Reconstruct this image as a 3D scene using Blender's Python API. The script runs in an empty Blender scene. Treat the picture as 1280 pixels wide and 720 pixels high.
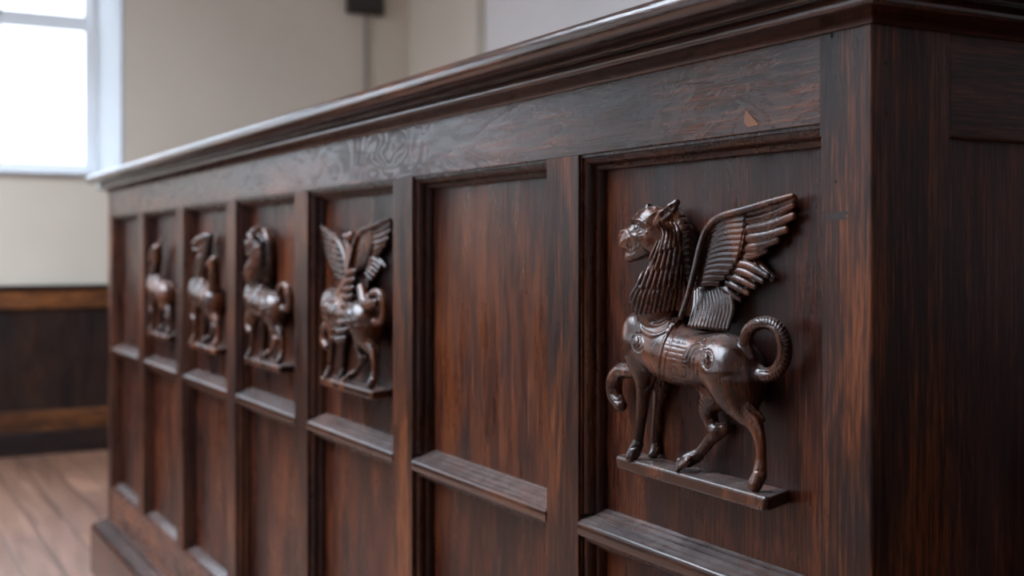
import bpy, bmesh, math, random
import numpy as np
from mathutils import Vector

scene = bpy.context.scene
random.seed(7)

# ------------------------------------------------------------------ camera
ANG = math.atan(830 / 1500.0)               # angle between the view and the counter's length
CA, SA = math.cos(ANG), math.sin(ANG)
EYE = 0.93
CAM = np.array([0.642, -0.657, EYE])
FWD = np.array([-CA, SA, 0.0])
RGT = np.array([SA, CA, 0.0])
FPX, CX, HY = 1500.0, 640.0, 313.0

cam_data = bpy.data.cameras.new('camera')
cam_data.sensor_width = 36.0
cam_data.lens = FPX / 1280.0 * 36.0
cam_data.shift_y = -(360.0 - HY) / 1280.0
cam_data.clip_start = 0.05
cam_data.dof.use_dof = True
cam_data.dof.focus_distance = 1.06
cam_data.dof.aperture_fstop = 5.0
cam = bpy.data.objects.new('camera', cam_data)
scene.collection.objects.link(cam)
cam.location = Vector(CAM)
cam.rotation_euler = Vector(FWD).to_track_quat('-Z', 'Y').to_euler()
scene.camera = cam

# ------------------------------------------------------------------ world and exposure
world = bpy.data.worlds.new('overcast')
scene.world = world
world.use_nodes = True
bgn = world.node_tree.nodes['Background']
# overcast sky: far brighter overhead than at the horizon, dull ground below
wt = world.node_tree
w_tc = wt.nodes.new('ShaderNodeTexCoord'); w_sep = wt.nodes.new('ShaderNodeSeparateXYZ'); w_rmp = wt.nodes.new('ShaderNodeValToRGB')
wt.links.new(w_tc.outputs['Generated'], w_sep.inputs[0])
w_map = wt.nodes.new('ShaderNodeMapRange'); w_map.inputs[1].default_value = -1; w_map.inputs[2].default_value = 1
wt.links.new(w_sep.outputs[2], w_map.inputs[0]); wt.links.new(w_map.outputs[0], w_rmp.inputs[0])
stops_ = ((0.44, (0.055, 0.055, 0.05, 1)), (0.50, (0.105, 0.118, 0.135, 1)), (0.66, (0.15, 0.175, 0.21, 1)), (1.0, (0.92, 1.02, 1.16, 1)))
while len(w_rmp.color_ramp.elements) < 4: w_rmp.color_ramp.elements.new(0.6)
for e_, (p_, c_) in zip(w_rmp.color_ramp.elements, stops_):
    e_.position = p_; e_.color = c_
wt.links.new(w_rmp.outputs[0], bgn.inputs[0])
bgn.inputs[1].default_value = 22.5
scene.view_settings.view_transform = 'Standard'
scene.view_settings.look = 'None'
scene.view_settings.gamma = 1
scene.view_settings.use_curve_mapping = False
scene.view_settings.exposure = 0.0
scene.cycles.use_denoising = True
scene.cycles.max_bounces = 8
scene.cycles.diffuse_bounces = 5
scene.cycles.sample_clamp_indirect = 4.0

# room numbers
XL, XR, YB, YF, ZC = -5.2, 2.3, 2.0, -3.8, 3.2
WT = 0.3                                   # wall thickness
WIN_L = [(-0.56, 0.428, 1.285, 2.75), (-2.65, -1.2, 1.285, 2.75)]      # y0,y1,z0,z1 at the inner wall face
WIN_F = [(-3.1, -1.7, 0.9, 3.05)]
ADDED_SKY = (-4.1, -0.6, -3.4, -0.7)            # unseen roof light, added in the ceiling to brighten the room: x0,x1,y0,y1
SPL = 0.054                                # splay of the jambs


def portal(loc, rot, sx, sy):
    l = bpy.data.lights.new('window_portal', 'AREA')
    l.shape = 'RECTANGLE'; l.size = sx; l.size_y = sy
    l.cycles.is_portal = True
    o = bpy.data.objects.new('window_portal', l)
    scene.collection.objects.link(o)
    o.location = loc; o.rotation_euler = rot


for (a, b, c, d) in WIN_L:
    portal((XL - WT - 0.06, (a + b) / 2, (c + d) / 2), (0, -math.pi / 2, 0), d - c, b - a)
for (a, b, c, d) in WIN_F:
    portal(((a + b) / 2, YF - WT - 0.06, (c + d) / 2), (math.pi / 2, 0, 0), b - a, d - c)
portal(((ADDED_SKY[0] + ADDED_SKY[1]) / 2, (ADDED_SKY[2] + ADDED_SKY[3]) / 2, ZC + 0.25), (0, 0, 0), ADDED_SKY[1] - ADDED_SKY[0], ADDED_SKY[3] - ADDED_SKY[2])
# a portal shines along its local -Z: the two rotations above point it into the room


# ------------------------------------------------------------------ materials
def new_mat(name):
    m = bpy.data.materials.new(name); m.use_nodes = True
    nt = m.node_tree
    return m, nt, nt.nodes['Principled BSDF']


def node(nt, typ, **kw):
    n = nt.nodes.new(typ)
    for k, v in kw.items():
        if k in ('inputs',):
            for a, b in v.items(): n.inputs[a].default_value = b
        else: setattr(n, k, v)
    return n


def ramp(nt, fac, stops):
    r = nt.nodes.new('ShaderNodeValToRGB')
    el = r.color_ramp.elements
    while len(el) < len(stops): el.new(0.5)
    for e, (p, c) in zip(el, stops):
        e.position = p
        e.color = c if len(c) == 4 else (*c, 1)
    nt.links.new(fac, r.inputs[0])
    return r.outputs[0]


def mixc(nt, fac, a, b, mode='MIX'):
    m = nt.nodes.new('ShaderNodeMix'); m.data_type = 'RGBA'; m.blend_type = mode
    for s, v in ((m.inputs[0], fac), (m.inputs[6], a), (m.inputs[7], b)):
        if hasattr(v, 'is_output'): nt.links.new(v, s)
        elif isinstance(v, (int, float)): s.default_value = v
        else: s.default_value = (*v, 1) if len(v) == 3 else v
    return m.outputs[2]


def mth(nt, op, a, b=0.0, clamp=False):
    m = nt.nodes.new('ShaderNodeMath'); m.operation = op; m.use_clamp = clamp
    for i, v in enumerate((a, b)):
        if hasattr(v, 'is_output'): nt.links.new(v, m.inputs[i])
        else: m.inputs[i].default_value = v
    return m.outputs[0]


def noise(nt, vec, scale, detail=4, rough=0.55, dist=0.0):
    n = nt.nodes.new('ShaderNodeTexNoise')
    n.inputs['Scale'].default_value = scale; n.inputs['Detail'].default_value = detail
    n.inputs['Roughness'].default_value = rough; n.inputs['Distortion'].default_value = dist
    nt.links.new(vec, n.inputs['Vector'])
    return n.outputs['Fac']


def mapping(nt, vec, scale, loc=(0, 0, 0)):
    m = nt.nodes.new('ShaderNodeMapping')
    m.inputs['Scale'].default_value = scale; m.inputs['Location'].default_value = loc
    nt.links.new(vec, m.inputs['Vector'])
    return m.outputs[0]


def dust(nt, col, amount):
    """thin grey dusting, plus window sheen painted into the colour, on everything that faces up"""
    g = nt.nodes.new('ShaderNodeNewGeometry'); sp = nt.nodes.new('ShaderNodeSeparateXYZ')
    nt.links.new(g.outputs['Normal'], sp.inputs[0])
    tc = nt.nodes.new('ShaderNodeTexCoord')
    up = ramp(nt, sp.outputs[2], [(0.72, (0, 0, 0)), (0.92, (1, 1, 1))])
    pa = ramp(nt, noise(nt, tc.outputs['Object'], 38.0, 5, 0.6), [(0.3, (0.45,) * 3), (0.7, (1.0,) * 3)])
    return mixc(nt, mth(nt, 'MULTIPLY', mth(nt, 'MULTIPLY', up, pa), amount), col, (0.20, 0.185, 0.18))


def wood(name, axis, dark=(0.0100, 0.0033, 0.0025), mid=(0.034, 0.0083, 0.0040), light=(0.112, 0.029, 0.0085),
         rough=0.36, offset=(0, 0, 0), figure=0.0, bump=0.35, stain=1.0, spec=0.34, rvar=0.13, dust_sheen=0.0):
    """polished old mahogany / oak; axis = grain direction"""
    m, nt, b = new_mat(name)
    tc = nt.nodes.new('ShaderNodeTexCoord')
    oi = nt.nodes.new('ShaderNodeObjectInfo')
    off = nt.nodes.new('ShaderNodeVectorMath'); off.operation = 'ADD'
    sc = nt.nodes.new('ShaderNodeVectorMath'); sc.operation = 'SCALE'
    nt.links.new(oi.outputs['Random'], sc.inputs[0]); sc.inputs['Scale'].default_value = 7.3
    nt.links.new(tc.outputs['Object'], off.inputs[0]); nt.links.new(sc.outputs[0], off.inputs[1])
    vec = mapping(nt, off.outputs[0], (1, 1, 1), offset)
    ax = 'xyz'.index(axis)

    def st(along, across):
        s = [across] * 3; s[ax] = along
        return mapping(nt, vec, tuple(s))
    # growth figure: bands warped by noise
    broad = noise(nt, st(1.3, 7.0), 1.0, 5, 0.6, 1.2 + figure * 0.6)
    fig = noise(nt, st(2.5, 16.0 + 14 * figure), 1.0, 6, 0.62, 1.6)
    fibre = noise(nt, st(15.0, 420.0), 1.0, 4, 0.65)
    fine = noise(nt, st(40.0, 1100.0), 1.0, 2, 0.5)
    blot = noise(nt, st(3.0, 6.0), 1.0, 4, 0.6)
    v = mth(nt, 'ADD', mth(nt, 'MULTIPLY', broad, 0.42), mth(nt, 'MULTIPLY', fig, 0.38))
    v = mth(nt, 'ADD', v, mth(nt, 'MULTIPLY', mth(nt, 'SUBTRACT', fibre, 0.5), 0.62))
    v = mth(nt, 'ADD', v, 0.15)
    v = mth(nt, 'SUBTRACT', v, mth(nt, 'MULTIPLY', mth(nt, 'SUBTRACT', blot, 0.42), 0.35 * stain))
    col = ramp(nt, v, [(0.42, dark), (0.53, mid), (0.65, light)])
    pores = ramp(nt, fine, [(0.38, (0.22, 0.20, 0.20)), (0.52, (1, 1, 1))])
    col = mixc(nt, 0.75, col, pores, 'MULTIPLY')
    # dark knots and smudges
    kn = noise(nt, mapping(nt, vec, tuple(4.2 if i != ax else 2.6 for i in range(3)), (3.1, 1.7, 0.4)), 1.0, 2, 0.5)
    km = ramp(nt, kn, [(0.57, (0, 0, 0)), (0.66, (1, 1, 1))])
    col = mixc(nt, mth(nt, 'MULTIPLY', km, 0.5 * stain, True), col, (0.012, 0.008, 0.009))
    nt.links.new(col, b.inputs['Base Color'])
    rr = ramp(nt, noise(nt, st(6.0, 30.0), 1.0, 5, 0.65, figure * 2), [(0.3, (rough - rvar,) * 3), (0.7, (rough + rvar,) * 3)])
    if figure > 0.8:   # swirling contour figure of a root cut
        cn = noise(nt, st(4.5, 9.0), 1.0, 2, 0.5, 1.4)
        cs = mth(nt, 'MULTIPLY', mth(nt, 'ADD', mth(nt, 'SINE', mth(nt, 'MULTIPLY', cn, 95.0)), 1.0), 0.5)
        mk = ramp(nt, noise(nt, st(1.1, 2.0), 1.0, 2, 0.5), [(0.50, (0, 0, 0)), (0.60, (1, 1, 1))])
        cs = mth(nt, 'MULTIPLY', cs, mk)
        rr = mth(nt, 'ADD', rr, mth(nt, 'MULTIPLY', cs, 0.22))
        col = mixc(nt, mth(nt, 'MULTIPLY', cs, 0.6), col, (0.010, 0.005, 0.004))
        nt.links.new(col, b.inputs['Base Color'])
    if dust_sheen: nt.links.new(dust(nt, col, dust_sheen), b.inputs['Base Color'])
    nt.links.new(rr, b.inputs['Roughness'])
    b.inputs['Specular IOR Level'].default_value = spec
    h = mth(nt, 'ADD', mth(nt, 'MULTIPLY', fibre, 0.5), mth(nt, 'MULTIPLY', fine, 0.5))
    h = mth(nt, 'ADD', h, mth(nt, 'MULTIPLY', fig, 0.8 + figure * 1.2))
    bp = nt.nodes.new('ShaderNodeBump'); bp.inputs['Strength'].default_value = bump
    bp.inputs['Distance'].default_value = 0.0012
    nt.links.new(h, bp.inputs['Height']); nt.links.new(bp.outputs[0], b.inputs['Normal'])
    return m


M_POST = wood('dark oiled wood upright grain', 'z', mid=(0.038, 0.0102, 0.0042), light=(0.155, 0.043, 0.0115), stain=0.7)
M_PANEL = wood('mahogany panel upright grain', 'z', offset=(0.3, 2.1, 0.7), rough=0.33, bump=0.3, stain=1.2, mid=(0.044, 0.0108, 0.0054), light=(0.125, 0.033, 0.0100))
M_RAIL = wood('mahogany rail level grain', 'x', offset=(1.3, 0.2, 0.1), rough=0.23, figure=1.3, bump=0.34, spec=0.62, rvar=0.12, mid=(0.050, 0.0135, 0.0068), light=(0.15, 0.042, 0.015))
M_RAILY = wood('mahogany rail level grain on the end', 'y', dark=(0.014, 0.006, 0.0045), mid=(0.040, 0.014, 0.0085), light=(0.10, 0.034, 0.017), rough=0.42)
M_MOULD = wood('polished moulding wood', 'x', light=(0.085, 0.026, 0.010), rough=0.17, bump=0.16, spec=0.8, rvar=0.06, dust_sheen=0.46)  # upward faces paled: settled grey and painted-in window sheen
M_SLAB = wood('worn polished counter edge', 'x', light=(0.12, 0.038, 0.014), rough=0.14, rvar=0.08, bump=0.30, spec=0.95)
M_MOULDZ = wood('polished moulding wood upright', 'z', light=(0.07, 0.022, 0.009), rough=0.30)
M_END = wood('dull end wood upright grain', 'z', dark=(0.014, 0.0050, 0.0038), mid=(0.044, 0.0130, 0.0075), light=(0.12, 0.036, 0.015), rough=0.42, offset=(5, 1, 0))


def carve_mat():
    m, nt, b = new_mat('waxed carved wood')
    tc = nt.nodes.new('ShaderNodeTexCoord')
    v = tc.outputs['Object']
    n1 = noise(nt, mapping(nt, v, (26, 26, 9)), 1.0, 5, 0.6, 0.6)
    f1 = noise(nt, mapping(nt, v, (420, 420, 30)), 1.0, 3, 0.6)
    fac = mth(nt, 'ADD', mth(nt, 'MULTIPLY', n1, 0.8), mth(nt, 'MULTIPLY', f1, 0.25))
    col = ramp(nt, fac, [(0.40, (0.013, 0.0048, 0.0034)), (0.52, (0.033, 0.0098, 0.0048)), (0.67, (0.135, 0.037, 0.010))])
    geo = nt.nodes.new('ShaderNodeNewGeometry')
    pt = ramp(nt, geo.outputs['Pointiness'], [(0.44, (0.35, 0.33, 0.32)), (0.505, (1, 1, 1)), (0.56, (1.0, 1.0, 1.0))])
    col = mixc(nt, 0.8, col, pt, 'MULTIPLY')   # darker in the cuts
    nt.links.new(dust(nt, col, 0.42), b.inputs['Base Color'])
    rr = ramp(nt, n1, [(0.3, (0.19,) * 3), (0.7, (0.33,) * 3)])
    nt.links.new(rr, b.inputs['Roughness'])
    b.inputs['Coat Weight'].default_value = 0.15; b.inputs['Coat Roughness'].default_value = 0.15
    bp = nt.nodes.new('ShaderNodeBump'); bp.inputs['Strength'].default_value = 0.25; bp.inputs['Distance'].default_value = 0.0008
    nt.links.new(mth(nt, 'ADD', f1, n1), bp.inputs['Height']); nt.links.new(bp.outputs[0], b.inputs['Normal'])
    return m


M_CARVE = carve_mat()
M_CHIP, nt, b = new_mat('bare wood scar')
b.inputs['Base Color'].default_value = (0.21, 0.085, 0.04, 1); b.inputs['Roughness'].default_value = 0.7
M_GOUGE, nt, b = new_mat('dark bruised wood'); b.inputs['Base Color'].default_value = (0.016, 0.006, 0.004, 1); b.inputs['Roughness'].default_value = 0.6
M_HOLE, nt, b = new_mat('nail hole dark'); b.inputs['Base Color'].default_value = (0.004, 0.003, 0.003, 1); b.inputs['Roughness'].default_value = 0.9


def plaster(name, c):
    m, nt, b = new_mat(name)
    tc = nt.nodes.new('ShaderNodeTexCoord')
    n = noise(nt, tc.outputs['Object'], 1.2, 4)
    n2 = noise(nt, tc.outputs['Object'], 60, 3)
    col = ramp(nt, n, [(0.3, tuple(x * 0.94 for x in c)), (0.7, tuple(min(1, x * 1.05) for x in c))])
    nt.links.new(col, b.inputs['Base Color']); b.inputs['Roughness'].default_value = 0.85
    bp = nt.nodes.new('ShaderNodeBump'); bp.inputs['Strength'].default_value = 0.15; bp.inputs['Distance'].default_value = 0.002
    nt.links.new(n2, bp.inputs['Height']); nt.links.new(bp.outputs[0], b.inputs['Normal'])
    return m


M_WALL = plaster('warm grey plaster', (0.66, 0.60, 0.505))
M_WALLB = plaster('pale grey plaster', (0.76, 0.75, 0.75))
M_CEIL = plaster('white ceiling plaster', (0.75, 0.74, 0.72))
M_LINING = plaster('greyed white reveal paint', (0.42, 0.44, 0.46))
M_WHITE = plaster('white gloss paint', (0.78, 0.80, 0.82)); M_WHITE.node_tree.nodes['Principled BSDF'].inputs['Roughness'].default_value = 0.4
M_WAINS = wood('wainscot boards', 'z', dark=(0.010, 0.005, 0.004), mid=(0.020, 0.008, 0.005), light=(0.040, 0.015, 0.008), rough=0.5)
M_WRAIL = wood('wainscot rail', 'y', dark=(0.05, 0.018, 0.007), mid=(0.14, 0.05, 0.016), light=(0.28, 0.10, 0.028), rough=0.45)
M_BASEB = wood('dark baseboard', 'y', dark=(0.006, 0.003, 0.003), mid=(0.013, 0.006, 0.005), light=(0.03, 0.012, 0.008), rough=0.5)


def floor_mat():
    m, nt, b = new_mat('worn wooden floorboards')
    tc = nt.nodes.new('ShaderNodeTexCoord')
    br = nt.nodes.new('ShaderNodeTexBrick')
    br.inputs['Scale'].default_value = 1.0; br.inputs['Brick Width'].default_value = 1.4; br.inputs['Row Height'].default_value = 0.11
    br.inputs['Mortar Size'].default_value = 0.003
    br.inputs['Color1'].default_value = (0.24, 0.13, 0.085, 1); br.inputs['Color2'].default_value = (0.15, 0.08, 0.055, 1)
    br.inputs['Mortar'].default_value = (0.03, 0.015, 0.01, 1)
    nt.links.new(tc.outputs['Object'], br.inputs['Vector'])
    n = noise(nt, mapping(nt, tc.outputs['Object'], (2, 30, 1)), 1.0, 5, 0.6, 0.5)
    col = mixc(nt, 0.8, br.outputs['Color'], ramp(nt, n, [(0.3, (0.55, 0.5, 0.48)), (0.7, (1.2, 1.15, 1.1))]), 'MULTIPLY')
    nt.links.new(col, b.inputs['Base Color'])
    nt.links.new(ramp(nt, n, [(0.3, (0.35,) * 3), (0.7, (0.55,) * 3)]), b.inputs['Roughness'])
    return m


M_FLOOR = floor_mat()
M_GLASS, nt, b = new_mat('clear window glass')
out = nt.nodes['Material Output']
tr = nt.nodes.new('ShaderNodeBsdfTransparent'); gl = nt.nodes.new('ShaderNodeBsdfGlossy'); gl.inputs['Roughness'].default_value = 0.02
mx = nt.nodes.new('ShaderNodeMixShader'); mx.inputs[0].default_value = 0.05
nt.links.new(tr.outputs[0], mx.inputs[1]); nt.links.new(gl.outputs[0], mx.inputs[2]); nt.links.new(mx.outputs[0], out.inputs[0])
M_METAL, nt, b = new_mat('dark brown enamelled metal'); b.inputs['Base Color'].default_value = (0.028, 0.022, 0.019, 1); b.inputs['Roughness'].default_value = 0.5
M_COND, nt, b = new_mat('conduit painted like the wall'); b.inputs['Base Color'].default_value = (0.30, 0.265, 0.23, 1); b.inputs['Roughness'].default_value = 0.6


# ------------------------------------------------------------------ mesh helpers
def link(name, bm, mat, parent=None, smooth=False, bevel=0.0, seg=2, kind=None, label=None):
    me = bpy.data.meshes.new(name)
    bmesh.ops.recalc_face_normals(bm, faces=bm.faces)
    bm.to_mesh(me); bm.free()
    if smooth:
        me.polygons.foreach_set('use_smooth', [True] * len(me.polygons))
    me.materials.append(mat)
    o = bpy.data.objects.new(name, me)
    scene.collection.objects.link(o)
    if parent: o.parent = parent
    if bevel:
        md = o.modifiers.new('bevel', 'BEVEL'); md.width = bevel; md.segments = seg; md.limit_method = 'ANGLE'
        md.angle_limit = math.radians(40); md.harden_normals = False
    if kind: o['kind'] = kind
    if label: o['label'] = label
    return o


def box(bm, x0, x1, y0, y1, z0, z1):
    vs = [bm.verts.new(p) for p in ((x0, y0, z0), (x1, y0, z0), (x1, y1, z0), (x0, y1, z0), (x0, y0, z1), (x1, y0, z1), (x1, y1, z1), (x0, y1, z1))]
    for f in ((0, 3, 2, 1), (4, 5, 6, 7), (0, 1, 5, 4), (1, 2, 6, 5), (2, 3, 7, 6), (3, 0, 4, 7)):
        bm.faces.new([vs[i] for i in f])


def boxo(name, dims, mat, parent=None, **kw):
    bm = bmesh.new(); box(bm, *dims)
    return link(name, bm, mat, parent, **kw)


def prism(bm, prof, x0, x1, axis='x'):
    """closed profile of (a,z) extruded along axis; a is y when axis x, x when axis y"""
    r = []
    for t in (x0, x1):
        r.append([bm.verts.new((t, a, z) if axis == 'x' else (a, t, z)) for a, z in prof])
    n = len(prof)
    for i in range(n):
        bm.faces.new([r[0][i], r[0][(i + 1) % n], r[1][(i + 1) % n], r[1][i]])
    bm.faces.new(r[0][::-1]); bm.faces.new(r[1])


def autosmooth(o, ang=35):
    me = o.data
    me.polygons.foreach_set('use_smooth', [True] * len(me.polygons))
    bm = bmesh.new(); bm.from_mesh(me)
    for e in bm.edges:
        if len(e.link_faces) == 2 and e.calc_face_angle(0) > math.radians(ang): e.smooth = False
    bm.to_mesh(me); bm.free()


# ------------------------------------------------------------------ room shell
def struct(o):
    o['kind'] = 'structure'; return o


struct(boxo('floor', (XL - WT, XR + WT, YF - WT, YB + WT, -0.12, 0), M_FLOOR))
bm = bmesh.new()
a_, b_, c_, d_ = XL - WT, XR + WT, YF - WT, YB + WT
for q in ((a_, ADDED_SKY[0], c_, d_), (ADDED_SKY[1], b_, c_, d_), (ADDED_SKY[0], ADDED_SKY[1], c_, ADDED_SKY[2]), (ADDED_SKY[0], ADDED_SKY[1], ADDED_SKY[3], d_)):
    box(bm, *q, ZC, ZC + 0.2)
struct(link('ceiling', bm, M_CEIL))
struct(boxo('wall_back', (XL - WT, XR + WT, YB, YB + WT, 0, ZC), M_WALLB))
struct(boxo('wall_right', (XR, XR + WT, YF, YB, 0, ZC), M_WALLB))


def wall_holes(name, u0, u1, z0, z1, holes, to3, mat):
    """to3(u, depth, z): depth 0 = room face, WT = outer face"""
    bm = bmesh.new()
    for dep, sp in ((0.0, SPL), (WT, 0.0)):
        us = sorted({u0, u1, *[h[0] - sp for h in holes], *[h[1] + sp for h in holes]})
        zs = sorted({z0, z1, *[h[2] for h in holes], *[h[3] for h in holes]})
        for i in range(len(us) - 1):
            for j in range(len(zs) - 1):
                cu, cz = (us[i] + us[i + 1]) / 2, (zs[j] + zs[j + 1]) / 2
                if any(h[0] - sp < cu < h[1] + sp and h[2] < cz < h[3] for h in holes): continue
                bm.faces.new([bm.verts.new(to3(a, dep, c)) for a, c in ((us[i], zs[j]), (us[i + 1], zs[j]), (us[i + 1], zs[j + 1]), (us[i], zs[j + 1]))])
    for (a, b_, c, d) in holes:
        inn = [(a - SPL, c), (b_ + SPL, c), (b_ + SPL, d), (a - SPL, d)]
        ot = [(a, c), (b_, c), (b_, d), (a, d)]
        for i in range(4):
            j = (i + 1) % 4
            bm.faces.new([bm.verts.new(to3(*q)) for q in ((inn[i][0], 0, inn[i][1]), (inn[j][0], 0, inn[j][1]), (ot[j][0], WT, ot[j][1]), (ot[i][0], WT, ot[i][1]))])
    for (p, q) in (((u0, z0), (u1, z0)), ((u1, z0), (u1, z1)), ((u1, z1), (u0, z1)), ((u0, z1), (u0, z0))):
        bm.faces.new([bm.verts.new(to3(*r)) for r in ((p[0], 0, p[1]), (q[0], 0, q[1]), (q[0], WT, q[1]), (p[0], WT, p[1]))])
    bmesh.ops.remove_doubles(bm, verts=bm.verts, dist=1e-5)
    return struct(link(name, bm, mat))


wall_holes('wall_left', YF, YB, 0, ZC, WIN_L, lambda u, d, z: (XL - d, u, z), M_WALL)
wall_holes('wall_front', XL, XR, 0, ZC, WIN_F, lambda u, d, z: (u, YF - d, z), M_WALLB)


def window(n, hole, to3, nd):
    """sash window set at the outer side of the wall: two sashes, middle muntin, white reveal lining"""
    a, b_, c, d = hole

    def bx(bm, u0, u1, d0, d1, z0, z1):
        vs = [bm.verts.new(to3(*q)) for q in ((u0, d0, z0), (u1, d0, z0), (u1, d1, z0), (u0, d1, z0), (u0, d0, z1), (u1, d0, z1), (u1, d1, z1), (u0, d1, z1))]
        for f in ((0, 3, 2, 1), (4, 5, 6, 7), (0, 1, 5, 4), (1, 2, 6, 5), (2, 3, 7, 6), (3, 0, 4, 7)):
            bm.faces.new([vs[i] for i in f])
    bm = bmesh.new()
    fw, mr = 0.05, 0.055
    zm = c + 0.738
    d0, d1 = WT - 0.005, WT + 0.05
    bx(bm, a, a + fw, d0, d1, c, d); bx(bm, b_ - fw, b_, d0, d1, c, d)
    bx(bm, a + fw, b_ - fw, d0, d1, c, c + 0.045); bx(bm, a + fw, b_ - fw, d0, d1, d - 0.05, d)
    root = struct(link('window_%d' % n, bm, M_WHITE, bevel=0.004))
    mid = (a + b_) / 2 if n != 1 else -0.033
    for k, (z0, z1, dd) in enumerate(((c + 0.045, zm, 0.0), (zm, d - 0.05, 0.022))):
        bm = bmesh.new()
        e0, e1 = d0 + 0.008 + dd, d0 + 0.030 + dd
        s = 0.022
        bx(bm, a + fw, a + fw + s, e0, e1, z0, z1); bx(bm, b_ - fw - s, b_ - fw, e0, e1, z0, z1)
        bx(bm, a + fw + s, b_ - fw - s, e0, e1, z0, z0 + (s if k == 0 else mr)); bx(bm, a + fw + s, b_ - fw - s, e0, e1, z1 - s, z1)
        bx(bm, mid - 0.012, mid + 0.012, e0, e1, z0 + s, z1 - s)
        sash = link('window_sash', bm, M_WHITE, root, bevel=0.002)
        bm = bmesh.new()
        bx(bm, a + fw + s, b_ - fw - s, e0 + 0.009, e0 + 0.013, z0 + s, z1 - s)
        link('window_pane', bm, M_GLASS, sash)
    # white reveal lining (splayed jambs, head) and sill
    bm = bmesh.new()
    t = 0.012
    for u_in, u_out, sg in ((a - SPL, a, 1), (b_ + SPL, b_, -1)):
        q = [(u_in, 0), (u_out, WT - 0.005), (u_out + sg * t, WT - 0.005), (u_in + sg * t, 0)]
        lo = [bm.verts.new(to3(x, y, c)) for x, y in q]; hi = [bm.verts.new(to3(x, y, d)) for x, y in q]
        for i in range(4): bm.faces.new([lo[i], lo[(i + 1) % 4], hi[(i + 1) % 4], hi[i]])
        bm.faces.new(lo[::-1]); bm.faces.new(hi)
    bx(bm, a, b_, 0.0, WT - 0.005, d - t, d)
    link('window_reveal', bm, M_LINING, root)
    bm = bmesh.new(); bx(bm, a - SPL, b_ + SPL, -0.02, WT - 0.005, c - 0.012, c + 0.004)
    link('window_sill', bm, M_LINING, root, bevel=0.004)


for i, h in enumerate(WIN_L): window(i + 1, h, lambda u, d, z: (XL - d, u, z), 0)
for i, h in enumerate(WIN_F): window(i + 1 + len(WIN_L), h, lambda u, d, z: (u, YF - d, z), 0)

bm = bmesh.new()
for q in ((ADDED_SKY[0], ADDED_SKY[0] + 0.06, ADDED_SKY[2], ADDED_SKY[3]), (ADDED_SKY[1] - 0.06, ADDED_SKY[1], ADDED_SKY[2], ADDED_SKY[3]), (ADDED_SKY[0] + 0.06, ADDED_SKY[1] - 0.06, ADDED_SKY[2], ADDED_SKY[2] + 0.06), (ADDED_SKY[0] + 0.06, ADDED_SKY[1] - 0.06, ADDED_SKY[3] - 0.06, ADDED_SKY[3])):
    box(bm, *q, ZC + 0.13, ZC + 0.2)
for k in range(1, 4):
    x = ADDED_SKY[0] + (ADDED_SKY[1] - ADDED_SKY[0]) * k / 4
    box(bm, x - 0.015, x + 0.015, ADDED_SKY[2] + 0.06, ADDED_SKY[3] - 0.06, ZC + 0.14, ZC + 0.19)
added_roof_light = struct(link('window_%d' % (len(WIN_L) + len(WIN_F) + 1), bm, M_WHITE))  # added roof light, out of view, numbered on after the windows
bm = bmesh.new(); box(bm, ADDED_SKY[0] + 0.06, ADDED_SKY[1] - 0.06, ADDED_SKY[2] + 0.06, ADDED_SKY[3] - 0.06, ZC + 0.16, ZC + 0.165)
link('window_pane', bm, M_GLASS, added_roof_light)

# wainscot all round: boards, cap rail, base rail, baseboard
tn = [0]


def trim(dims, mat, bevel=0.004, nm=None):
    tn[0] += 1
    return struct(boxo(nm or 'trim_%d' % tn[0], dims, mat, bevel=bevel))


for side in ('left', 'back', 'front', 'right'):
    def D(d0, d1, z0, z1):
        if side == 'left': return (XL + d0, XL + d1, YF, YB, z0, z1)
        if side == 'right': return (XR - d1, XR - d0, YF, YB, z0, z1)
        if side == 'back': return (XL, XR, YB - d1, YB - d0, z0, z1)
        return (XL, XR, YF + d0, YF + d1, z0, z1)
    trim(D(0, 0.016, 0.10, 0.67), M_WAINS, 0)
    trim(D(0, 0.030, 0.665, 0.765), M_WRAIL)
    trim(D(0.0, 0.042, 0.752, 0.772), M_BASEB)
    trim(D(0, 0.026, 0.105, 0.20), M_WRAIL)
    trim(D(0, 0.032, 0.0, 0.106), M_BASEB, 0.004, 'baseboard_' + side)
# shallow projection of the back wall next to the room corner
trim((XL, -4.42, YB - 0.05, YB, 0.772, ZC), M_WALL, 0.003)

# wall box with its conduit
def unproj_x(px, py, xw):
    d = FWD + (px - CX) / FPX * RGT + (HY - py) / FPX * np.array([0, 0, 1.0])
    t = (xw - CAM[0]) / d[0]
    return CAM + d * t


p0, p1 = unproj_x(437, 14, XL + 0.06), unproj_x(482, 14, XL + 0.06)
wb = bpy.data.objects.new('wall_box', None); scene.collection.objects.link(wb)
yc = (p0[1] + p1[1]) / 2; zb = p0[2]
wb.location = (XL, yc, zb)
wb['label'] = 'dark brown metal box fixed high on the plaster wall above a thin conduit'; wb['category'] = 'electrical box'
w2 = (p1[1] - p0[1]) / 2
boxo('housing', (0, 0.05, -w2, w2, 0.0, 0.26), M_METAL, wb, bevel=0.006)
boxo('cover', (0.05, 0.062, -w2 + 0.012, w2 - 0.012, 0.012, 0.248), M_METAL, wb, bevel=0.003)
bm = bmesh.new()
r = 0.011
ring = []
for z in (-(zb - 0.775), 0.0):
    ring.append([bm.verts.new((0.014 + r * math.cos(a * math.pi / 6), 0.01 + r * math.sin(a * math.pi / 6), z)) for a in range(12)])
for i in range(12): bm.faces.new([ring[0][i], ring[0][(i + 1) % 12], ring[1][(i + 1) % 12], ring[1][i]])
link('conduit', bm, M_COND, wb, smooth=True)

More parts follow.
